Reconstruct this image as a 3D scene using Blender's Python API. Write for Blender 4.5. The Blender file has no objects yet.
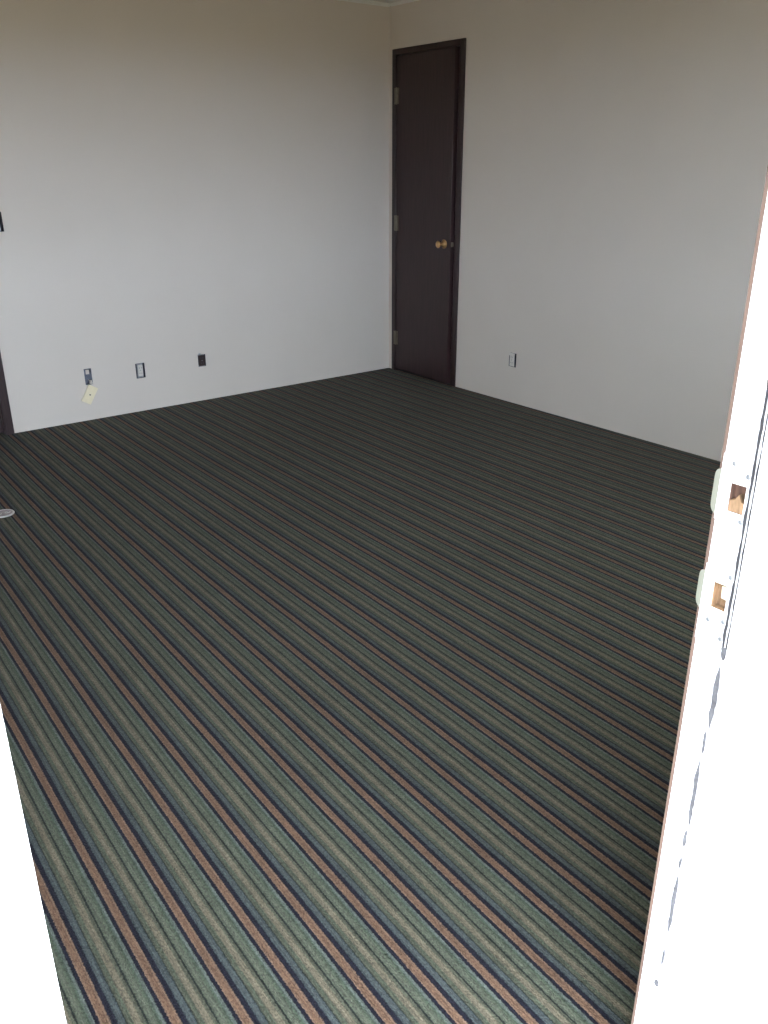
import bpy, bmesh, math, random
from mathutils import Vector, Matrix
random.seed(4)
sc = bpy.context.scene
COL = sc.collection

# ---------------------------------------------------------------- measures
F = 843.08            # focal length in pixels of the 768x1024 frame
TH = 0.3906           # pitch down
AZ = 0.6605           # view turned to the right of +Y
H = 1.45
XR = 3.9885           # right wall plane
YB = 5.0692           # outlet wall plane
HC = 2.4370           # ceiling
XL = -2.2             # left wall
YF, YO = 0.527, 0.365 # inner and outer face of the entrance wall
DX0, DX1 = 0.0515, 0.938   # entrance opening
DH = 2.05

SB = YB/5.0492        # outlet wall measures scale with its distance
def onb(x0, x1, z0, z1): return (x0*SB, x1*SB, H+(z0-H)*SB, H+(z1-H)*SB)

# ---------------------------------------------------------------- helpers
def link(name, bm, mats, parent=None, smooth=False, bevel=0.0, loc=None, rot=None, seg=2):
    me = bpy.data.meshes.new(name)
    bmesh.ops.recalc_face_normals(bm, faces=bm.faces)
    bm.to_mesh(me); bm.free()
    if not isinstance(mats, (list, tuple)): mats = [mats]
    for m in mats: me.materials.append(m)
    o = bpy.data.objects.new(name, me); COL.objects.link(o)
    if smooth:
        for p in me.polygons: p.use_smooth = True
    if bevel:
        b = o.modifiers.new('bevel', 'BEVEL'); b.width = bevel; b.segments = seg
        b.limit_method = 'ANGLE'; b.angle_limit = math.radians(40)
    if parent: o.parent = parent
    if loc: o.location = loc
    if rot: o.rotation_euler = rot
    return o

def box(bm, x0, x1, y0, y1, z0, z1, mi=0, mat=None):
    vs = [bm.verts.new((x, y, z)) for x in (x0, x1) for y in (y0, y1) for z in (z0, z1)]
    fs = [(0,1,3,2),(4,6,7,5),(0,4,5,1),(2,3,7,6),(0,2,6,4),(1,5,7,3)]
    for f in fs:
        fc = bm.faces.new([vs[i] for i in f]); fc.material_index = mi
    if mat is not None:
        for v in vs: v.co = mat @ v.co
    return vs

def lathe(bm, prof, n=32, mat=None, mi=0):
    """prof: (radius, height) pairs, turned about local Z."""
    rings = []
    for r, z in prof:
        if r < 1e-6:
            v = bm.verts.new((0, 0, z)); rings.append([v])
        else:
            rings.append([bm.verts.new((r*math.cos(2*math.pi*i/n), r*math.sin(2*math.pi*i/n), z)) for i in range(n)])
    for a, b in zip(rings[:-1], rings[1:]):
        for i in range(n):
            j = (i+1) % n
            if len(a) == 1 and len(b) == 1: continue
            if len(a) == 1: f = bm.faces.new((a[0], b[i], b[j]))
            elif len(b) == 1: f = bm.faces.new((a[i], b[0], a[j]))
            else: f = bm.faces.new((a[i], b[i], b[j], a[j]))
            f.material_index = mi
    if mat is not None:
        for r in rings:
            for v in r: v.co = mat @ v.co

def prism(bm, pts, z0, z1, mat=None, mi=0):
    """polygon pts in local XY extruded from z0 to z1."""
    a = [bm.verts.new((x, y, z0)) for x, y in pts]; b = [bm.verts.new((x, y, z1)) for x, y in pts]
    n = len(pts)
    bm.faces.new(a[::-1]).material_index = mi; bm.faces.new(b).material_index = mi
    for i in range(n):
        j = (i+1) % n
        bm.faces.new((a[i], a[j], b[j], b[i])).material_index = mi
    if mat is not None:
        for v in a+b: v.co = mat @ v.co

def tube(bm, pts, r, n=8):
    rings = []
    P = [Vector(p) for p in pts]
    for i, p in enumerate(P):
        t = (P[min(i+1, len(P)-1)] - P[max(i-1, 0)]).normalized()
        u = t.cross(Vector((0.13, 0.31, 0.94)))
        if u.length < .1: u = t.cross(Vector((1, 0, 0)))
        u.normalize(); w = t.cross(u)
        rings.append([bm.verts.new(p + r*(math.cos(2*math.pi*k/n)*u + math.sin(2*math.pi*k/n)*w)) for k in range(n)])
    for a, b in zip(rings[:-1], rings[1:]):
        for k in range(n): bm.faces.new((a[k], a[(k+1) % n], b[(k+1) % n], b[k]))
    bm.faces.new(rings[0][::-1]); bm.faces.new(rings[-1])

def round_rect(w, h, r, n=5):
    pts = []
    for cx, cy, a0 in ((w/2-r, h/2-r, 0), (-w/2+r, h/2-r, 90), (-w/2+r, -h/2+r, 180), (w/2-r, -h/2+r, 270)):
        for i in range(n+1):
            a = math.radians(a0 + 90*i/n); pts.append((cx+r*math.cos(a), cy+r*math.sin(a)))
    return pts

def holed_slab(bm, u0, u1, v0, v1, d0, d1, holes, axis):
    """slab spanning u,v with rectangular through-holes; axis says which way it faces.
    axis 'y': u=x v=z depth=y ; axis 'x': u=y v=z depth=x."""
    us = sorted({u0, u1, *[h[0] for h in holes], *[h[1] for h in holes]})
    vs = sorted({v0, v1, *[h[2] for h in holes], *[h[3] for h in holes]})
    us = [u for u in us if u0 <= u <= u1]; vs = [v for v in vs if v0 <= v <= v1]
    def solid(i, j):
        if i < 0 or j < 0 or i >= len(us)-1 or j >= len(vs)-1: return False
        cu, cv = (us[i]+us[i+1])/2, (vs[j]+vs[j+1])/2
        return not any(h[0] < cu < h[1] and h[2] < cv < h[3] for h in holes)
    cache = {}
    def V(i, j, k):
        key = (i, j, k)
        if key not in cache:
            d = (d0, d1)[k]
            cache[key] = bm.verts.new((us[i], d, vs[j]) if axis == 'y' else (d, us[i], vs[j]))
        return cache[key]
    for i in range(len(us)-1):
        for j in range(len(vs)-1):
            if not solid(i, j): continue
            for k in (0, 1): bm.faces.new((V(i,j,k), V(i+1,j,k), V(i+1,j+1,k), V(i,j+1,k)))
            if not solid(i-1, j): bm.faces.new((V(i,j,0), V(i,j+1,0), V(i,j+1,1), V(i,j,1)))
            if not solid(i+1, j): bm.faces.new((V(i+1,j,0), V(i+1,j+1,0), V(i+1,j+1,1), V(i+1,j,1)))
            if not solid(i, j-1): bm.faces.new((V(i,j,0), V(i+1,j,0), V(i+1,j,1), V(i,j,1)))
            if not solid(i, j+1): bm.faces.new((V(i,j+1,0), V(i+1,j+1,0), V(i+1,j+1,1), V(i,j+1,1)))

def thing(name, label, cat, loc=(0, 0, 0), rotz=0, group=None):
    o = bpy.data.objects.new(name, None); COL.objects.link(o)
    o.empty_display_size = .1
    o.location = loc; o.rotation_euler = (0, 0, rotz)
    o['label'] = label; o['category'] = cat
    if group: o['group'] = group
    return o

def struct_root(name, label, loc=(0, 0, 0), rotz=0, cat='door'):
    o = bpy.data.objects.new(name, None); COL.objects.link(o)
    o.location = loc; o.rotation_euler = (0, 0, rotz)
    o['kind'] = 'structure'; o['label'] = label; o['category'] = cat
    return o

def struct(o, label, cat):
    o['kind'] = 'structure'; o['label'] = label; o['category'] = cat
    return o

# ---------------------------------------------------------------- materials
def new_mat(name):
    m = bpy.data.materials.new(name); m.use_nodes = True
    nt = m.node_tree; b = nt.nodes['Principled BSDF']
    return m, nt, b

def N(nt, kind, **kw):
    n = nt.nodes.new(kind)
    for k, v in kw.items(): setattr(n, k, v)
    return n

def plain(name, col, rough=.5, metal=0.0, var=.06, scale=40, bump=0.0, spec=.5, stretch=(1, 1, 1)):
    m, nt, b = new_mat(name)
    tc = N(nt, 'ShaderNodeTexCoord'); mp = N(nt, 'ShaderNodeMapping'); mp.inputs['Scale'].default_value = stretch
    ns = N(nt, 'ShaderNodeTexNoise'); ns.inputs['Scale'].default_value = scale; ns.inputs['Detail'].default_value = 4
    nt.links.new(tc.outputs['Object'], mp.inputs['Vector']); nt.links.new(mp.outputs['Vector'], ns.inputs['Vector'])
    cr = N(nt, 'ShaderNodeValToRGB')
    cr.color_ramp.elements[0].position = .3; cr.color_ramp.elements[1].position = .7
    cr.color_ramp.elements[0].color = [c*(1-var) for c in col] + [1]
    cr.color_ramp.elements[1].color = [min(1, c*(1+var)) for c in col] + [1]
    nt.links.new(ns.outputs['Fac'], cr.inputs['Fac']); nt.links.new(cr.outputs['Color'], b.inputs['Base Color'])
    b.inputs['Roughness'].default_value = rough; b.inputs['Metallic'].default_value = metal
    b.inputs['Specular IOR Level'].default_value = spec
    if bump:
        bp = N(nt, 'ShaderNodeBump'); bp.inputs['Strength'].default_value = bump; bp.inputs['Distance'].default_value = .002
        nt.links.new(ns.outputs['Fac'], bp.inputs['Height']); nt.links.new(bp.outputs['Normal'], b.inputs['Normal'])
    return m

M = {}
M['wall'] = plain('painted_drywall', (.705, .635, .560), .72, var=.012, scale=3.2, spec=.35)
def add_orange_peel(m):
    nt = m.node_tree; b = nt.nodes['Principled BSDF']
    tc = N(nt, 'ShaderNodeTexCoord'); ns = N(nt, 'ShaderNodeTexNoise'); ns.inputs['Scale'].default_value = 130; ns.inputs['Detail'].default_value = 3
    ns2 = N(nt, 'ShaderNodeTexNoise'); ns2.inputs['Scale'].default_value = 3; ad = N(nt, 'ShaderNodeMath', operation='ADD')
    nt.links.new(tc.outputs['Object'], ns.inputs['Vector']); nt.links.new(tc.outputs['Object'], ns2.inputs['Vector'])
    nt.links.new(ns.outputs['Fac'], ad.inputs[0]); nt.links.new(ns2.outputs['Fac'], ad.inputs[1])
    bp = N(nt, 'ShaderNodeBump'); bp.inputs['Strength'].default_value = .10; bp.inputs['Distance'].default_value = .003
    nt.links.new(ad.outputs[0], bp.inputs['Height']); nt.links.new(bp.outputs['Normal'], b.inputs['Normal'])
add_orange_peel(M['wall'])
M['ceiling'] = plain('ceiling_paint', (.70, .69, .65), .85, var=.03, scale=90, bump=.6)
M['cove'] = plain('ceiling_edge_paint', (.82, .82, .78), .6, var=.02, scale=30)
M['white'] = plain('white_gloss_paint', (.86, .85, .83), .45, var=.02, scale=25)
M['wood_raw'] = plain('bare_wood', (.12, .06, .038), .8, var=.6, scale=90, bump=.5, stretch=(1, 1, .2))
M['wood_pale'] = plain('pale_splintered_wood', (.26, .155, .08), .8, var=.6, scale=110, bump=.5, stretch=(1, 1, .25))
M['wood_edge'] = plain('worn_wood_edge', (.15, .095, .07), .8, var=.4, scale=25, bump=.4, stretch=(1, 1, .1))
M['door'] = plain('dark_stained_wood', (.033, .0155, .0170), .42, var=.3, scale=18, bump=.12, stretch=(6, 6, .35))
M['trimdark'] = plain('dark_stained_trim', (.036, .020, .020), .38, var=.3, scale=22, bump=.1, stretch=(6, 6, .35))
M['brass'] = plain('aged_brass', (.66, .42, .20), .28, metal=1, var=.1, scale=50)
M['hinge'] = plain('tarnished_hinge_metal', (.22, .19, .14), .45, metal=.6, var=.12, scale=50)
M['lip'] = plain('painted_strike_metal', (.42, .42, .33), .4, metal=.15, var=.05, scale=60)
M['rubber'] = plain('grey_weatherstrip', (.05, .047, .05), .7, var=.25, scale=60)
M['rubber_light'] = plain('pale_weatherstrip', (.72, .71, .69), .6, var=.15, scale=60)
M['chip'] = plain('chipped_paint_grey', (.13, .125, .13), .8, var=.3, scale=120)
M['steel'] = plain('galvanised_steel', (.40, .41, .42), .4, metal=.7, var=.15, scale=70)
M['boxdark'] = plain('dark_box_interior', (.028, .030, .040), .7, var=.3, scale=60)
M['bluebox'] = plain('slate_plastic', (.11, .12, .15), .6, var=.2, scale=60)
M['ivory'] = plain('ivory_plastic', (.88, .78, .55), .35, var=.03, scale=40)
M['whitepl'] = plain('white_plastic', (.76, .71, .64), .35, var=.03, scale=40)
M['brownpl'] = plain('brown_plastic', (.045, .03, .028), .4, var=.15, scale=60)
M['nickel'] = plain('worn_nickel', (.78, .75, .73), .33, metal=.55, var=.12, scale=60)
M['cover'] = plain('tarnished_cover_metal', (.42, .36, .36), .45, metal=.3, var=.25, scale=90)
M['concrete'] = plain('porch_concrete', (.27, .225, .17), .9, var=.15, scale=8, bump=.4)
M['stucco'] = plain('exterior_stucco', (.80, .78, .74), .85, var=.05, scale=40, bump=.5)
M['soil'] = plain('dry_ground', (.20, .165, .115), .95, var=.25, scale=2, bump=.3)

def carpet_mat():
    m, nt, b = new_mat('striped_carpet')
    L = nt.links
    def val(op, a, c=None, d=None):
        n = N(nt, 'ShaderNodeMath', operation=op)
        for i, q in enumerate((a, c, d)):
            if q is None: continue
            if isinstance(q, (int, float)): n.inputs[i].default_value = q
            else: L.new(q, n.inputs[i])
        return n.outputs[0]
    tc = N(nt, 'ShaderNodeTexCoord'); sp = N(nt, 'ShaderNodeSeparateXYZ'); L.new(tc.outputs['Object'], sp.inputs[0])
    X, Y = sp.outputs[0], sp.outputs[1]
    # slow wander and tuft-scale raggedness of the stripe edges
    w = N(nt, 'ShaderNodeTexNoise'); w.inputs['Scale'].default_value = 230; w.inputs['Detail'].default_value = 1; L.new(tc.outputs['Object'], w.inputs['Vector'])
    w2 = N(nt, 'ShaderNodeTexNoise'); w2.inputs['Scale'].default_value = 1.6; L.new(tc.outputs['Object'], w2.inputs['Vector'])
    ph = val('ADD', val('MULTIPLY', X, 9.5862), val('MULTIPLY', Y, -0.2047)); ph = val('ADD', ph, 100.5 - 2.1954)
    ph = val('ADD', ph, val('MULTIPLY', val('SUBTRACT', w.outputs['Fac'], .5), .045))
    ph = val('ADD', ph, val('MULTIPLY', val('SUBTRACT', w2.outputs['Fac'], .5), .05))
    fr = val('FRACT', ph)         # brown stripe centred on .5
    navy = (.0125, .0125, .0185); teal = (.055, .069, .066); dark = (.018, .022, .018); olive = (.076, .082, .054)
    tan = (.150, .134, .088); green = (.080, .094, .062); pale = (.104, .122, .100); brown = (.150, .090, .054); lbrown = (.186, .124, .082)
    stops = [(.00, tan), (.03, olive), (.065, olive), (.078, dark), (.098, dark), (.115, green), (.17, (.102, .112, .078)), (.22, green), (.27, (.056, .078, .050)),
             (.305, pale), (.335, pale), (.35, navy), (.41, navy), (.425, lbrown), (.455, brown), (.53, brown), (.56, lbrown), (.58, navy), (.66, navy),
             (.68, teal), (.73, (.067, .079, .073)), (.775, teal), (.79, dark), (.82, olive), (.88, (.068, .082, .054)), (.91, (.125, .110, .074)), (.965, tan), (1.0, tan)]
    cr = N(nt, 'ShaderNodeValToRGB'); e = cr.color_ramp.elements
    while len(e) < len(stops): e.new(.5)
    for i, (t, c) in enumerate(stops): e[i].position = t; e[i].color = (*c, 1)
    L.new(fr, cr.inputs['Fac'])
    # yarn speckle
    mp = N(nt, 'ShaderNodeMapping'); mp.inputs['Scale'].default_value = (1.0, .55, 1); L.new(tc.outputs['Object'], mp.inputs['Vector'])
    vo = N(nt, 'ShaderNodeTexVoronoi'); vo.inputs['Scale'].default_value = 420; L.new(mp.outputs['Vector'], vo.inputs['Vector'])
    n3 = N(nt, 'ShaderNodeTexNoise'); n3.inputs['Scale'].default_value = 320; n3.inputs['Detail'].default_value = 3; L.new(mp.outputs['Vector'], n3.inputs['Vector'])
    sepc = N(nt, 'ShaderNodeSeparateColor'); L.new(vo.outputs['Color'], sepc.inputs[0])
    gain = val('ADD', val('MULTIPLY', sepc.outputs[0], .55), val('MULTIPLY', n3.outputs['Fac'], .75)); gain = val('ADD', gain, .36); gain = val('MULTIPLY', gain, .78)
    # fine yarn rows running along the stripes
    mp2 = N(nt, 'ShaderNodeMapping'); mp2.inputs['Scale'].default_value = (300, 9, 1); mp2.inputs['Rotation'].default_value = (0, 0, -.0213); L.new(tc.outputs['Object'], mp2.inputs['Vector'])
    n4 = N(nt, 'ShaderNodeTexNoise'); n4.inputs['Scale'].default_value = 1; n4.inputs['Detail'].default_value = 2; L.new(mp2.outputs['Vector'], n4.inputs['Vector'])
    gain = val('MULTIPLY', gain, val('ADD', val('MULTIPLY', n4.outputs['Fac'], 1.1), .45))
    n5 = N(nt, 'ShaderNodeTexNoise'); n5.inputs['Scale'].default_value = 2.2; n5.inputs['Detail'].default_value = 3; L.new(tc.outputs['Object'], n5.inputs['Vector'])
    gain = val('MULTIPLY', gain, val('ADD', val('MULTIPLY', n5.outputs['Fac'], .3), .85))
    tn = N(nt, 'ShaderNodeVectorMath', operation='MULTIPLY'); L.new(cr.outputs['Color'], tn.inputs[0]); tn.inputs[1].default_value = (1.0, .965, 1.03)
    mx = N(nt, 'ShaderNodeVectorMath', operation='SCALE'); L.new(tn.outputs[0], mx.inputs[0]); L.new(gain, mx.inputs['Scale'])
    L.new(mx.outputs[0], b.inputs['Base Color'])
    b.inputs['Roughness'].default_value = .9; b.inputs['Specular IOR Level'].default_value = .12
    b.inputs['Sheen Weight'].default_value = .04; b.inputs['Sheen Roughness'].default_value = .45
    bp = N(nt, 'ShaderNodeBump'); bp.inputs['Strength'].default_value = .7; bp.inputs['Distance'].default_value = .003
    hsum = val('SUBTRACT', n3.outputs['Fac'], val('MULTIPLY', vo.outputs['Distance'], .6)); L.new(hsum, bp.inputs['Height'])
    L.new(bp.outputs['Normal'], b.inputs['Normal'])
    return m
M['carpet'] = carpet_mat()

def glass_mat():
    m = bpy.data.materials.new('window_glass'); m.use_nodes = True; nt = m.node_tree; nt.nodes.clear()
    o = N(nt, 'ShaderNodeOutputMaterial'); tr = N(nt, 'ShaderNodeBsdfTransparent'); gl = N(nt, 'ShaderNodeBsdfGlossy'); mx = N(nt, 'ShaderNodeMixShader')
    tr.inputs['Color'].default_value = (.93, .95, .94, 1); gl.inputs['Roughness'].default_value = 0; mx.inputs[0].default_value = .07
    nt.links.new(tr.outputs[0], mx.inputs[1]); nt.links.new(gl.outputs[0], mx.inputs[2]); nt.links.new(mx.outputs[0], o.inputs[0])
    return m
M['glass'] = glass_mat()

# ---------------------------------------------------------------- room shell
bm = bmesh.new(); box(bm, XL-.12, XR+.6, YO+.04, YB+.9, -.08, 0)
struct(link('floor', bm, M['carpet']), 'dark green, navy and brown striped carpet covering the whole floor', 'floor')

bm = bmesh.new(); box(bm, XL-.12, XR+.6, YO, YB+.9, HC, HC+.1)
struct(link('ceiling', bm, M['ceiling']), 'off white ceiling above the room corner', 'ceiling')

D2X0, D2X1, D2H = 0.350, 1.153, 2.06       # doorway in the outlet wall, its right casing shows at the left photo edge
PHONE = onb(1.645, 1.690, .2215, .3200)
BRACK = onb(1.966, 2.026, .2150, .3085)
BROWN = onb(2.391, 2.445, .2300, .3090)
SWIT  = onb(1.256, 1.3225, 1.118, 1.220)
bm = bmesh.new()
holed_slab(bm, XL-.12, XR+.12, 0, HC, YB, YB+.12, [(D2X0, D2X1, -1, D2H), PHONE, BRACK, BROWN, SWIT], 'y')
struct(link('wall_back', bm, M['wall']), 'beige painted wall with uncovered outlet boxes, left of the corner', 'wall')

D1Y0, D1Y1, D1H = 4.3575, 4.985, 2.130
OUTR = (3.742, 3.806, .2350, .3250)
bm = bmesh.new()
holed_slab(bm, YF, YB, 0, HC, XR, XR+.12, [(D1Y0-.02, D1Y1+.02, -1, D1H+.02), OUTR], 'x')
struct(link('wall_right', bm, M['wall']), 'beige painted wall with the dark door, right of the corner', 'wall')

bm = bmesh.new(); box(bm, XL-.12, XL, YF, YB, 0, HC)
struct(link('wall_left', bm, M['wall']), 'beige painted side wall outside the picture', 'wall')

VX0, VX1, VZ0, VZ1 = 2.15, 3.25, .75, 2.02
WX0, WX1, WZ0, WZ1 = -1.9, -.2, .65, 2.02
bm = bmesh.new()
holed_slab(bm, XL-.12, XR+.12, 0, HC, YO+.03, YF, [(DX0-.02, DX1+.02, -1, DH+.02), (VX0, VX1, VZ0, VZ1), (WX0, WX1, WZ0, WZ1)], 'y')
struct(link('wall_front', bm, M['wall']), 'entrance wall around the open doorway', 'wall')
bm = bmesh.new()
holed_slab(bm, XL-1, XR+1, -.15, 2.9, YO-.005, YO+.03, [(DX0-.02, DX1+.02, -1, DH+.02), (VX0, VX1, VZ0, VZ1), (WX0, WX1, WZ0, WZ1)], 'y')
struct(link('wall_exterior', bm, M['stucco']), 'sunlit white outside face of the entrance wall', 'wall')

# narrow paler band where ceiling meets the walls
bm = bmesh.new()
prism(bm, [(0, 0), (0, -.016), (-.004, -.020), (-.018, -.004), (-.020, 0)], XL, XR-.001, Matrix(((0, 0, 1, 0), (1, 0, 0, YB), (0, 1, 0, HC), (0, 0, 0, 1))))
struct(link('trim_1', bm, M['cove']), 'narrow pale strip between ceiling and left wall', 'trim')
bm = bmesh.new()
prism(bm, [(0, 0), (0, -.018), (-.004, -.018), (-.010, 0)], YF, YB-.021, Matrix(((1, 0, 0, XR), (0, 0, 1, 0), (0, 1, 0, HC), (0, 0, 0, 1))))
struct(link('trim_2', bm, M['cove']), 'thin pale strip between ceiling and right wall', 'trim')

# unseen windows added beside the doorway to bring more daylight into the room
def window(name, label, x0, x1, z0, z1):
    win = struct_root(name, label, (0, 0, 0), 0, 'window')
    bm = bmesh.new(); fy0, fy1 = YO+.01, YF-.02; t = .045
    box(bm, x0, x0+t, fy0, fy1, z0, z1); box(bm, x1-t, x1, fy0, fy1, z0, z1)
    box(bm, x0+t, x1-t, fy0, fy1, z0, z0+t); box(bm, x0+t, x1-t, fy0, fy1, z1-t, z1)
    mid = (x0+x1)/2
    box(bm, mid-.02, mid+.02, fy0+.03, fy1-.03, z0+t, z1-t)
    link('window_frame', bm, M['white'], win, bevel=.003)
    for a, b_ in ((x0+t, mid-.02), (mid+.02, x1-t)):
        bm = bmesh.new(); box(bm, a, b_, (fy0+fy1)/2-.002, (fy0+fy1)/2+.002, z0+t, z1-t)
        link('pane', bm, M['glass'], win)
window('window_1', 'white framed sliding window in the entrance wall left of the doorway', WX0, WX1, WZ0, WZ1)
window('window_2', 'white framed window in the entrance wall right of the doorway', VX0, VX1, VZ0, VZ1)

# ---------------------------------------------------------------- dark closet door beside the corner (door_1)
d1 = struct_root('door_1', 'dark brown flush door standing slightly ajar beside the corner', (XR, 0, 0))
def rel(bm_): return bm_
bm = bmesh.new()
cw, ct = .044, .012
box(bm, -ct, .0, D1Y0-.050, D1Y0-.003, 0, D1H+.035)
box(bm, -ct, .0, D1Y1-.001, D1Y1+.038, 0, D1H+.035)
box(bm, -ct, .0, D1Y0-.003, D1Y1-.001, D1H-.002, D1H+.035)
link('casing', bm, M['trimdark'], d1, bevel=.003)
bm = bmesh.new()
box(bm, .0, .118, D1Y0-.018, D1Y0-.003, 0, D1H+.015)
box(bm, .0, .118, D1Y1+.001, D1Y1+.018, 0, D1H+.015)
box(bm, .0, .118, D1Y0-.003, D1Y1+.001, D1H, D1H+.015)
box(bm, .050, .062, D1Y0-.003, D1Y0+.009, 0, D1H)
box(bm, .050, .062, D1Y1-.011, D1Y1+.001, 0, D1H)
box(bm, .050, .062, D1Y0+.009, D1Y1-.011, D1H-.012, D1H)
link('jamb', bm, M['trimdark'], d1, bevel=.001)
# slab pivots on the hinge pin at the corner side
leaf = bpy.data.objects.new('door_leaf_pivot', None)
SW, ST = .616, .035
aj = math.radians(3.0)
R = Matrix.Translation((-.004, D1Y1-.004, 0)) @ Matrix.Rotation(-aj, 4, 'Z')
bm = bmesh.new(); box(bm, .0, ST, -SW, 0, .014, D1H-.006, mat=R)
slab = link('door_leaf', bm, M['door'], d1, bevel=.0015)
# knob, rose and latch on the leaf
kz, ky = .957, -SW+.062
bm = bmesh.new()
KM = R @ Matrix.Translation((0, ky, kz)) @ Matrix.Rotation(-math.pi/2, 4, 'Y')
lathe(bm, [(0, 0), (.029, 0), (.030, .003), (.027, .006), (.018, .010), (.0125, .016), (.0115, .024), (.0125, .032), (.0160, .040), (.0220, .049), (.0235, .053), (.0220, .0565), (.012, .059), (0, .0595)], 32, KM)
link('door_knob', bm, M['brass'], slab, smooth=True)
bm = bmesh.new()
box(bm, .006, .029, -SW-.0015, -SW+.001, kz-.016, kz+.016, mat=R)
box(bm, .011, .024, -SW-.010, -SW-.0012, kz-.011, kz+.011, mat=R)
link('latch', bm, M['hinge'], slab, bevel=.001)
for z0, z1 in ((1.832, 1.932), (1.013, 1.115), (.198, .297)):
    bm = bmesh.new()
    lathe(bm, [(0, z0-.004), (.003, z0-.003), (.0058, z0), (.0058, z1), (.003, z1+.003), (0, z1+.004)], 14, Matrix.Translation((-.012, D1Y1-.012, 0)))
    box(bm, -.0065, -.0040, D1Y1-.030, D1Y1-.006, z0, z1)
    box(bm, -.0145, -.0121, D1Y1-.012, D1Y1+.010, z0, z1)
    link('hinge', bm, M['hinge'], d1)
# dim closet space behind the door so that nothing outside shows through the gap
bm = bmesh.new(); holed = [(D1Y0-.02, D1Y1+.02, -1, D1H+.02)]
box(bm, XR+.5, XR+.56, 3.9, YB+.3, 0, HC); box(bm, XR+.12, XR+.5, 3.85, 3.9, 0, HC); box(bm, XR+.12, XR+.5, YB+.12, YB+.18, 0, HC)
struct(link('wall_closet', bm, M['wall']), 'closet wall behind the dark door', 'wall')

# ---------------------------------------------------------------- second dark door at the left photo edge (door_2)
d2 = struct_root('door_2', 'dark brown door and casing at the left edge of the photo', (0, YB, 0))
bm = bmesh.new()
box(bm, D2X1-.001, 1.199, -.013, 0, 0, D2H+.04)
box(bm, D2X0-.045, D2X0+.001, -.013, 0, 0, D2H+.04)
box(bm, D2X0+.001, D2X1-.001, -.013, 0, D2H-.004, D2H+.04)
link('casing', bm, M['trimdark'], d2, bevel=.003)
bm = bmesh.new()
box(bm, D2X0+.006, D2X1-.006, .018, .053, .012, D2H-.006)
sl = link('door_leaf', bm, M['door'], d2, bevel=.0015)
bm = bmesh.new()
box(bm, D2X1-.005, D2X1-.0002, .0002, .118, 0, D2H-.005); box(bm, D2X0+.0002, D2X0+.005, .0002, .118, 0, D2H-.005); box(bm, D2X0+.005, D2X1-.005, .0002, .118, D2H-.005, D2H-.0005)
link('jamb', bm, M['trimdark'], d2)
bm = bmesh.new(); box(bm, D2X0-.1, D2X1+.1, YB+.121, YB+.16, 0, D2H+.1)  # slab added behind the door to stop light leaking in under it
struct(link('wall_passage', bm, M['wall']), 'passage wall closed off behind the dark door at the left', 'wall')
bm = bmesh.new()
lathe(bm, [(0, 0), (.033, 0), (.034, .003), (.030, .007), (.0115, .013), (.0105, .026), (.0225, .038), (.0265, .050), (.022, .061), (0, .065)], 32,
      Matrix.Translation((D2X0+.07, .018, .957)) @ Matrix.Rotation(math.pi/2, 4, 'X'))
link('door_knob', bm, M['brass'], sl, smooth=True)

# ---------------------------------------------------------------- entrance frame (door_3)
d3 = struct_root('door_3', 'white painted entrance door frame with two strike plates', (0, 0, 0))
JO = .325                                  # outer face of the jambs
MH1 = (.4865, .5080, 1.0490, 1.0870)       # dead bolt mortise (y0,y1,z0,z1)
MH2 = (.4878, .5088, .9130, .9505)         # latch mortise
bm = bmesh.new()
holed_slab(bm, JO, .5215, 0, DH+.02, DX1, DX1+.016, [MH1, MH2], 'x')
link('jamb', bm, M['white'], d3)
bm = bmesh.new(); box(bm, DX0-.018, DX0, JO, YF, 0, DH+.02); link('jamb', bm, M['white'], d3, bevel=.001)
bm = bmesh.new(); box(bm, DX0, DX1, JO, YF, DH, DH+.02); link('head_jamb', bm, M['white'], d3, bevel=.001)
# bare worn edge on the room side
bm = bmesh.new()
n = 70
rows = []
for i in range(n+1):
    z = DH*i/n
    w = .0010*math.sin(i*1.7)+.0007*random.uniform(-1, 1)
    rows.append([bm.verts.new((DX1+.0003, .5210+w, z)), bm.verts.new((DX1+.0008, .5268, z)), bm.verts.new((DX1+.018, .5268, z)), bm.verts.new((DX1+.018, .5210, z))])
for a, b_ in zip(rows[:-1], rows[1:]):
    for k in range(4): bm.faces.new((a[k], a[(k+1) % 4], b_[(k+1) % 4], b_[k]))
bm.faces.new(rows[0][::-1]); bm.faces.new(rows[-1])
link('bare_edge', bm, M['wood_edge'], d3)['label'] = 'bare brown wood edge of the jamb on the room side'
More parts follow.
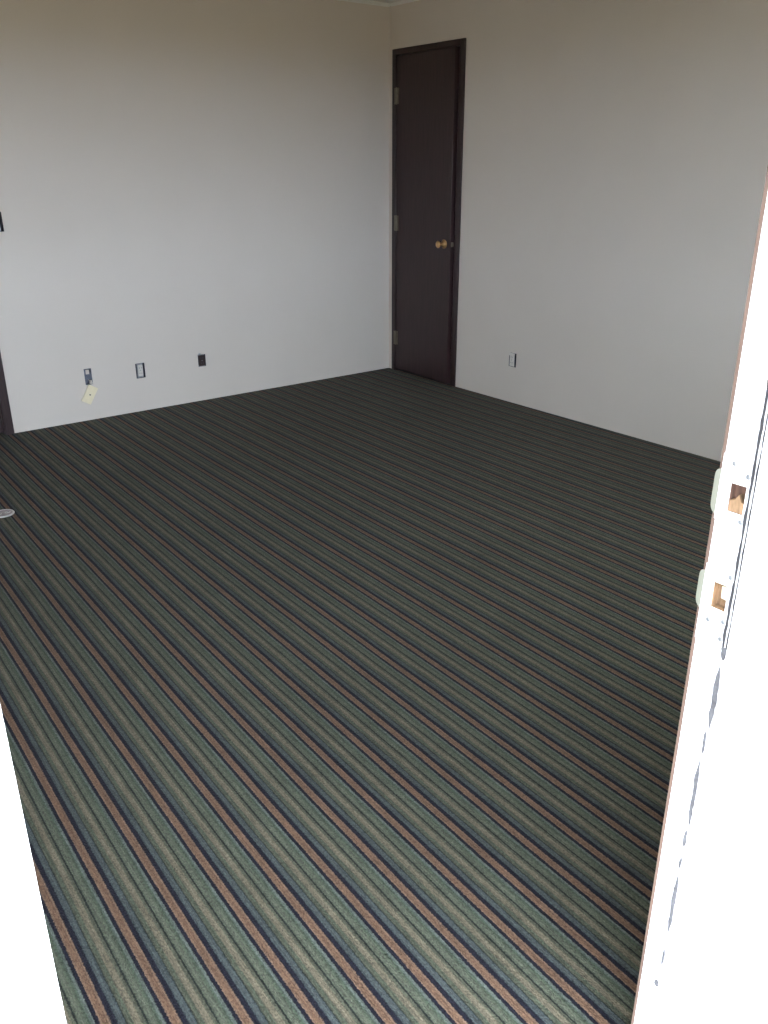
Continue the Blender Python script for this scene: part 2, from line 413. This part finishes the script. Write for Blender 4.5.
# pockets cut for the bolts, splintered bare wood inside
def pocket(h, depth, kind):
    y0, y1, z0, z1 = h
    bm = bmesh.new(); e = .0004
    x0 = DX1+.0012; x1 = DX1+depth
    box(bm, x1, x1+.004, y0-.002, y1+.002, z0-.002, z1+.002)
    for (a, b1, c, d_) in ((y0-.003, y0+e, z0-.002, z1+.002), (y1-e, y1+.003, z0-.002, z1+.002), (y0, y1, z0-.003, z0+e), (y0, y1, z1-e, z1+.003)):
        box(bm, x0, x1, a, b1, c, d_)
    p = link('bolt_pocket', bm, M['wood_raw'] if kind == 0 else M['wood_pale'], d3)
    p['label'] = 'bare brown wood bolt pocket'
    bm = bmesh.new()
    if kind == 0:      # torn pale wood filling the lower part
        pts = [(y0, z0), (y1, z0), (y1, z0+.014), (y0+.014, z0+.017), (y0+.010, z0+.024), (y0+.006, z0+.015), (y0, z0+.013)]
    else:              # pale block in the upper outer corner
        pts = [(y0, z0+.011), (y0+.013, z0+.013), (y0+.014, z1-.008), (y0, z1-.005)]
    MT = Matrix(((0, 0, 1, 0), (1, 0, 0, 0), (0, 1, 0, 0), (0, 0, 0, 1)))
    prism(bm, pts, DX1+.002 if kind == 0 else x1-.004, x1-.0005, MT)
    link('wood_splinter', bm, M['wood_pale'] if kind == 0 else M['ivory'], p)
pocket(MH1, .013, 0); pocket(MH2, .013, 1)
# strike plates: plate with opening, rounded lip projecting past the jamb edge, screws
def strike(z0, z1, y0, hole, lip, screws):
    bm = bmesh.new()
    holed_slab(bm, y0, .5225, z0, z1, DX1-.0014, DX1-.0001, [hole], 'x')
    pl = link('strike_plate', bm, M['white'], d3)
    bm = bmesh.new()
    l0, l1 = lip
    nn = 28; prev = None
    hh = (l1-l0)/2; zc = (l0+l1)/2
    prof = []
    for i in range(nn+1):
        s = -1+2*i/nn
        e = (1-abs(s)**8)**.8
        prof.append((zc+s*hh, e))
    for zz, e in prof:
        ring = []
        ey = .5232+.0098*e; ex = .0008+.0042*e
        for (yy, xx) in ((.5224, .0002), (.5230, .0004), (ey, ex)): ring.append(bm.verts.new((DX1-.0016+xx, yy, zz)))
        for (yy, xx) in ((ey-.0006, ex+.0010), (.5228, .0014), (.5222, .0012)): ring.append(bm.verts.new((DX1-.0016+xx, yy, zz)))
        if prev:
            for k in range(6): bm.faces.new((prev[k], prev[(k+1) % 6], ring[(k+1) % 6], ring[k]))
        else: bm.faces.new(ring[::-1])
        prev = ring
    bm.faces.new(prev)
    lp = link('strike_lip', bm, M['lip'], pl, smooth=False); lp['label'] = 'rounded greenish lip of the strike plate'
    for (yy, zz) in screws:
        bm = bmesh.new()
        MS = Matrix.Translation((DX1-.0014, yy, zz)) @ Matrix.Rotation(-math.pi/2, 4, 'Y')
        lathe(bm, [(0, 0), (.0034, 0), (.0034, .0004), (.0022, .0009), (0, .0010)], 14, MS)
        link('screw', bm, M['steel'], pl)
strike(1.0350, 1.1215, .4845, MH1, (1.0405, 1.1010), [(.5067, 1.1120), (.4868, 1.1000), (.4868, 1.0405)])
strike(.8612, .9720, .4845, MH2, (.9055, .9610), [(.4872, .9640), (.5075, .8945), (.4869, .8995), (.4869, .8740)])
# stop with weatherstrip, two dark lines holding its groove shade, and flaked patches further down
bm = bmesh.new()
box(bm, DX1-.011, DX1, JO+.055, .4712, 0, DH); link('door_stop', bm, M['white'], d3, bevel=.001)
bm = bmesh.new()
box(bm, DX0, DX0+.011, JO+.055, .4712, 0, DH); link('door_stop', bm, M['white'], d3, bevel=.001)
def wavy_strip(y, half, x0, x1, z0, z1, mat, name, amp=.0008, label=None):
    bm = bmesh.new(); prev = None
    n = max(6, int((z1-z0)/.008))
    for i in range(n+1):
        z = z0+(z1-z0)*i/n
        tap = min(1, 4*i/n+.15, 4*(n-i)/n+.15) if name != 'weatherstrip' else 1
        c = y+amp*math.sin(i*.9+y*900)*.6+amp*random.uniform(-.5, .5)
        h = half*tap*random.uniform(.75, 1.2)
        ring = [bm.verts.new(q) for q in ((x0, c-h, z), (x0, c+h, z), (x1, c+h, z), (x1, c-h, z))]
        if prev:
            for k in range(4): bm.faces.new((prev[k], prev[(k+1) % 4], ring[(k+1) % 4], ring[k]))
        else: bm.faces.new(ring[::-1])
        prev = ring
    bm.faces.new(prev)
    o = link(name, bm, mat, d3)
    if label: o['label'] = label
    return o
wavy_strip(.4815, .0020, DX1-.0012, DX1+.001, .865, DH-.01, M['rubber'], 'weatherstrip', label='dark seam line along the door stop')
wavy_strip(.4745, .0019, DX1-.0030, DX1-.001, .865, DH-.01, M['rubber'], 'weatherstrip', label='thin dark outer line of the weatherstrip')
wavy_strip(.4783, .0013, DX1-.0020, DX1-.001, .865, DH-.01, M['rubber_light'], 'weatherstrip', amp=.0004, label='pale bead of the weatherstrip')
for (z0, z1, y, h) in ((.845, .870, .4795, .0026), (.735, .835, .4815, .0021), (.690, .728, .4850, .0013), (.560, .680, .4865, .0018), (.520, .552, .4882, .0016),
                       (.478, .500, .4890, .0011), (.345, .462, .4893, .0021), (.275, .312, .4905, .0012), (.225, .240, .4940, .0022)):
    wavy_strip(y, h*1.6, DX1-.0006, DX1+.001, z0, z1, M['chip'], 'paint_chip', amp=.0006, label='grey patch where the white paint has flaked')
# outside brick moulding and threshold
for side in (0, 1):
    bm = bmesh.new()
    x0, x1 = (DX0-.062, DX0-.006) if side == 0 else (DX1+.006, DX1+.062)
    box(bm, x0, x1, JO-.004, YO-.005, -.02, DH+.07)
    link('brick_moulding', bm, M['white'], d3, bevel=.006, seg=3)
bm = bmesh.new(); box(bm, DX0-.006, DX1+.006, JO-.004, YO-.005, DH+.012, DH+.07); link('brick_moulding', bm, M['white'], d3, bevel=.006, seg=3)
bm = bmesh.new(); prism(bm, [(JO-.03, -.04), (YO+.09, -.04), (YO+.09, .006), (YO+.07, .014), (JO+.02, .012), (JO-.03, -.006)], DX0, DX1, Matrix(((0, 0, 1, 0), (1, 0, 0, 0), (0, 1, 0, 0), (0, 0, 0, 1))))
link('threshold', bm, M['steel'], d3)

# ---------------------------------------------------------------- uncovered outlet boxes
def wall_box(parent, w, h, depth, mat, t=.0018):
    """open-fronted box standing in a hole of the wall; local X across, -Y out of the wall, Z up, centred."""
    bm = bmesh.new(); a, c = w/2-.0003, h/2-.0003
    box(bm, -a, a, depth-t, depth, -c, c)
    box(bm, -a, -a+t, .001, depth-t, -c, c); box(bm, a-t, a, .001, depth-t, -c, c)
    box(bm, -a+t, a-t, .001, depth-t, -c, -c+t); box(bm, -a+t, a-t, .001, depth-t, c-t, c)
    return link('box', bm, mat, parent)

def put(hole, right=False):
    u, v = (hole[0]+hole[1])/2, (hole[2]+hole[3])/2
    return ((XR, u, v), -math.pi/2) if right else ((u, YB, v), 0)

def receptacle(parent, w, h, mat, dx=0, dz=0, slot=None, y=-.002):
    bm = bmesh.new()
    MT = Matrix.Translation((dx, 0, dz)) @ Matrix(((1, 0, 0, 0), (0, 0, 1, 0), (0, 1, 0, 0), (0, 0, 0, 1)))
    prism(bm, round_rect(w, h, .005), y, .0045, MT)
    f = link('receptacle', bm, mat, parent, bevel=.001)
    bm = bmesh.new(); box(bm, dx-w/2+.002, dx+w/2-.002, .0085, .034, dz-h/2+.003, dz+h/2-.003)
    link('receptacle_body', bm, M['boxdark'], parent)  # body coloured dark to stand in for shade in the gap
    for s in (-1, 1):
        for q in (-1, 1):
            bm = bmesh.new(); box(bm, dx+q*.0065-.0011, dx+q*.0065+.0011, y-.0004, y+.002, dz+s*h*.25-.004, dz+s*h*.25+.004)
            link('slot', bm, slot or M['boxdark'], f)
    bm = bmesh.new(); lathe(bm, [(0, 0), (.003, 0), (.003, .0006), (0, .0012)], 12, Matrix.Translation((dx, y, dz)) @ Matrix.Rotation(math.pi/2, 4, 'X'))
    link('screw', bm, M['steel'], f)
    return f

# open phone box, leftmost
loc, rz = put(PHONE)
t = thing('electrical_box', 'open dark phone box in the wall with the ivory plate dangling beneath it', 'electrical box', loc, rz, 'uncovered boxes in the left wall')
wall_box(t, .045, .0985, .040, M['bluebox'])
bm = bmesh.new(); box(bm, -.020, .020, .006, .010, -.018, .022); box(bm, -.0205, -.013, .001, .008, -.046, .046)
link('bracket', bm, M['bluebox'], t)
bm = bmesh.new(); box(bm, -.0125, .0075, -.0005, .012, .016, .041)
link('drywall_piece', bm, M['wall'], t)
bm = bmesh.new(); box(bm, .004, .018, -.0005, .012, -.045, -.024)
link('drywall_piece', bm, M['wall'], t)

# ivory plate hanging by its cable
pc = Vector((1.6620, YB, .1610))
pl = thing('wall_plate', 'ivory jack plate dangling askew below the leftmost open wall box', 'wall plate', (pc.x, YB-.016, pc.z))
tilt = math.radians(-32)
MP = Matrix.Rotation(-tilt, 4, 'Y') @ Matrix.Rotation(math.radians(-6), 4, 'X') @ Matrix(((1, 0, 0, 0), (0, 0, 1, 0), (0, 1, 0, 0), (0, 0, 0, 1)))
MP = Matrix.Rotation(math.radians(32), 4, 'Y') @ Matrix(((1, 0, 0, 0), (0, 0, 1, 0), (0, 1, 0, 0), (0, 0, 0, 1)))
bm = bmesh.new(); prism(bm, round_rect(.062, .110, .004), -.004, .002, MP)
plo = link('plate', bm, M['ivory'], pl, bevel=.0015)
bm = bmesh.new(); prism(bm, round_rect(.0125, .0125, .002), -.0075, -.0038, MP); prism(bm, round_rect(.030, .040, .003), .002, .010, MP)
jk = link('jack', bm, M['ivory'], plo)
bm = bmesh.new(); prism(bm, round_rect(.0085, .0075, .0015), -.0079, -.0070, MP)
link('jack_opening', bm, M['brownpl'], jk)
for s in (-1, 1):
    bm = bmesh.new(); lathe(bm, [(0, 0), (.0028, 0), (.0028, .0008), (0, .0012)], 12, MP @ Matrix.Translation((0, s*.042, -.0038)) @ Matrix.Rotation(math.pi, 4, 'X'))
    link('screw', bm, M['ivory'], plo)
bm = bmesh.new(); tube(bm, [(.010, .030, .088), (.018, .010, .082), (.024, -.004, .072), (.022, .002, .050), (.010, .008, .020), (0, .009, 0)], .0022)
link('cable', bm, M['whitepl'], pl, smooth=True)

# bracket with white device, second
loc, rz = put(BRACK)
t = thing('electrical_box', 'open wall box with a pale device and dark gap all round, second from left', 'electrical box', loc, rz, 'uncovered boxes in the left wall')
wall_box(t, .060, .0935, .045, M['boxdark'])
bm = bmesh.new(); box(bm, -.0195, .0195, .006, .0085, -.044, .044); link('strap', bm, M['steel'], t)
receptacle(t, .031, .070, M['whitepl'], 0, .001, M['bluebox'])

# brown receptacle, third
loc, rz = put(BROWN)
t = thing('electrical_box', 'uncovered dark brown receptacle in the left wall, nearest the corner', 'electrical box', loc, rz, 'uncovered boxes in the left wall')
wall_box(t, .054, .079, .045, M['boxdark'])
bm = bmesh.new(); box(bm, -.021, .021, .003, .005, -.0375, .0375)
for s in (-1, 1): prism(bm, round_rect(.016, .012, .004), -.0016, -.0003, Matrix.Translation((-.014, 0, s*.043)) @ Matrix(((1, 0, 0, 0), (0, 0, 1, 0), (0, 1, 0, 0), (0, 0, 0, 1)))) if s > 0 else None
link('strap', bm, M['steel'], t)
receptacle(t, .044, .068, M['brownpl'], 0, 0, M['bluebox'])

# switch box at the left picture edge
loc, rz = put(SWIT)
t = thing('switch_box', 'uncovered light switch opening high on the wall at the left edge', 'switch', loc, rz)
wall_box(t, .0665, .102, .045, M['boxdark'])
bm = bmesh.new(); box(bm, -.018, .018, .005, .0075, -.049, .049); link('strap', bm, M['steel'], t)
receptacle(t, .030, .062, M['brownpl'], -.002, 0)

# receptacle in the right wall
loc, rz = put(OUTR, True)
t = thing('electrical_box', 'uncovered white receptacle in the right wall beside the dark door', 'electrical box', loc, rz)
wall_box(t, .064, .090, .045, M['boxdark'])
bm = bmesh.new(); box(bm, -.0315, .012, .0046, .0066, -.0445, .0445); link('strap', bm, M['whitepl'], t)
receptacle(t, .034, .072, M['whitepl'], -.004, 0, M['bluebox'], y=-.004)
bm = bmesh.new()
box(bm, -.030, -.022, -.0015, .003, .026, .044)
link('ear', bm, M['whitepl'], t)

# ---------------------------------------------------------------- round floor outlet cover
fx, fy = .797, 3.815
t = thing('floor_outlet', 'round silver floor outlet cover set in the carpet near the left edge', 'floor outlet', (fx, fy, 0))
bm = bmesh.new(); lathe(bm, [(.0385, .001), (.047, .001), (.0475, .003), (.0455, .0062), (.042, .0070), (.039, .0056), (.0385, .001)], 48)
link('rim', bm, M['nickel'], t, smooth=True)
bm = bmesh.new(); lathe(bm, [(0, .001), (.0384, .001), (.0384, .0046), (.037, .0052), (0, .0052)], 48)
ins = link('cover', bm, M['cover'], t)
for s in (-1, 1):
    bm = bmesh.new(); lathe(bm, [(0, .0048), (.0125, .0048), (.0125, .0056), (.010, .0062), (0, .0062)], 24, Matrix.Translation((s*.019, 0, 0)))
    c_ = link('screw_cap', bm, M['nickel'], ins)
    bm = bmesh.new(); box(bm, s*.019-.0085, s*.019+.0085, -.0022, .0022, .0058, .0066); link('slot', bm, M['boxdark'], c_)

# ---------------------------------------------------------------- outdoors
bm = bmesh.new(); box(bm, XL-3, XR+3, -3.2, YO-.005, -.25, -.12)
struct(link('porch', bm, M['concrete']), 'concrete slab outside the entrance', 'ground')
bm = bmesh.new(); box(bm, -60, 60, -60, -3.2, -.5, -.25)
struct(link('ground', bm, M['soil']), 'dry ground outside the house', 'ground')
bm = bmesh.new(); box(bm, XL-.3, XR+1, YO-.005, YB+1.2, 2.9, 3.0)
struct(link('roof', bm, M['stucco']), 'flat roof over the room', 'roof')

# ---------------------------------------------------------------- light: sky and sun
w = bpy.data.worlds.new('World'); sc.world = w; w.use_nodes = True
nt = w.node_tree; bg = nt.nodes['Background']
# hazy sky: pale blue and dimmer towards the horizon, brighter overhead
tc = nt.nodes.new('ShaderNodeTexCoord'); sx = nt.nodes.new('ShaderNodeSeparateXYZ'); nt.links.new(tc.outputs['Generated'], sx.inputs[0])
cr = nt.nodes.new('ShaderNodeValToRGB'); e = cr.color_ramp.elements
e[0].position = 0; e[0].color = (.93, 1.06, 1.34, 1); e[1].position = .95; e[1].color = (.86, .97, 1.0, 1)
m_ = e.new(.30); m_.color = (.70, .80, .95, 1)
m_ = e.new(.62); m_.color = (.72, .80, .90, 1)
nt.links.new(sx.outputs[2], cr.inputs['Fac']); nt.links.new(cr.outputs['Color'], bg.inputs['Color'])
bg.inputs['Strength'].default_value = 1.6
w.cycles.sampling_method = 'MANUAL' if hasattr(w, 'cycles') else None
w.cycles.sample_map_resolution = 512

sun = bpy.data.lights.new('sun', 'SUN'); sun.energy = 1.8; sun.angle = math.radians(.6); sun.color = (1, .95, .87)
so = bpy.data.objects.new('sun', sun); COL.objects.link(so)
sd = Vector((-.45, -1.0, -1.25))     # travels away from the entrance wall: the porch side is in the shade of the house, the yard is sunlit
so.rotation_euler = sd.to_track_quat('-Z', 'Y').to_euler(); so.location = (0, 3, 8)

# ---------------------------------------------------------------- camera
cam = bpy.data.cameras.new('camera'); co = bpy.data.objects.new('camera', cam); COL.objects.link(co)
cam.sensor_fit = 'VERTICAL'; cam.sensor_height = 24; cam.sensor_width = 18; cam.lens = F/1024*24
cam.clip_start = .02; cam.clip_end = 300
co.location = (0, 0, H)
co.rotation_euler = (Matrix.Rotation(-AZ, 4, 'Z') @ Matrix.Rotation(math.pi/2-TH, 4, 'X') @ Matrix.Rotation(-.0012, 4, 'Z')).to_euler()
sc.camera = co

vs = sc.view_settings
sc.display_settings.display_device = 'sRGB'
vs.view_transform = 'Standard'; vs.look = 'None'; vs.gamma = 1; vs.use_curve_mapping = False
vs.exposure = 3.35
cy = sc.cycles
cy.max_bounces = 12; cy.diffuse_bounces = 8; cy.glossy_bounces = 4; cy.transmission_bounces = 6; cy.sample_clamp_indirect = 8
cy.use_denoising = True; cy.caustics_reflective = False; cy.caustics_refractive = False
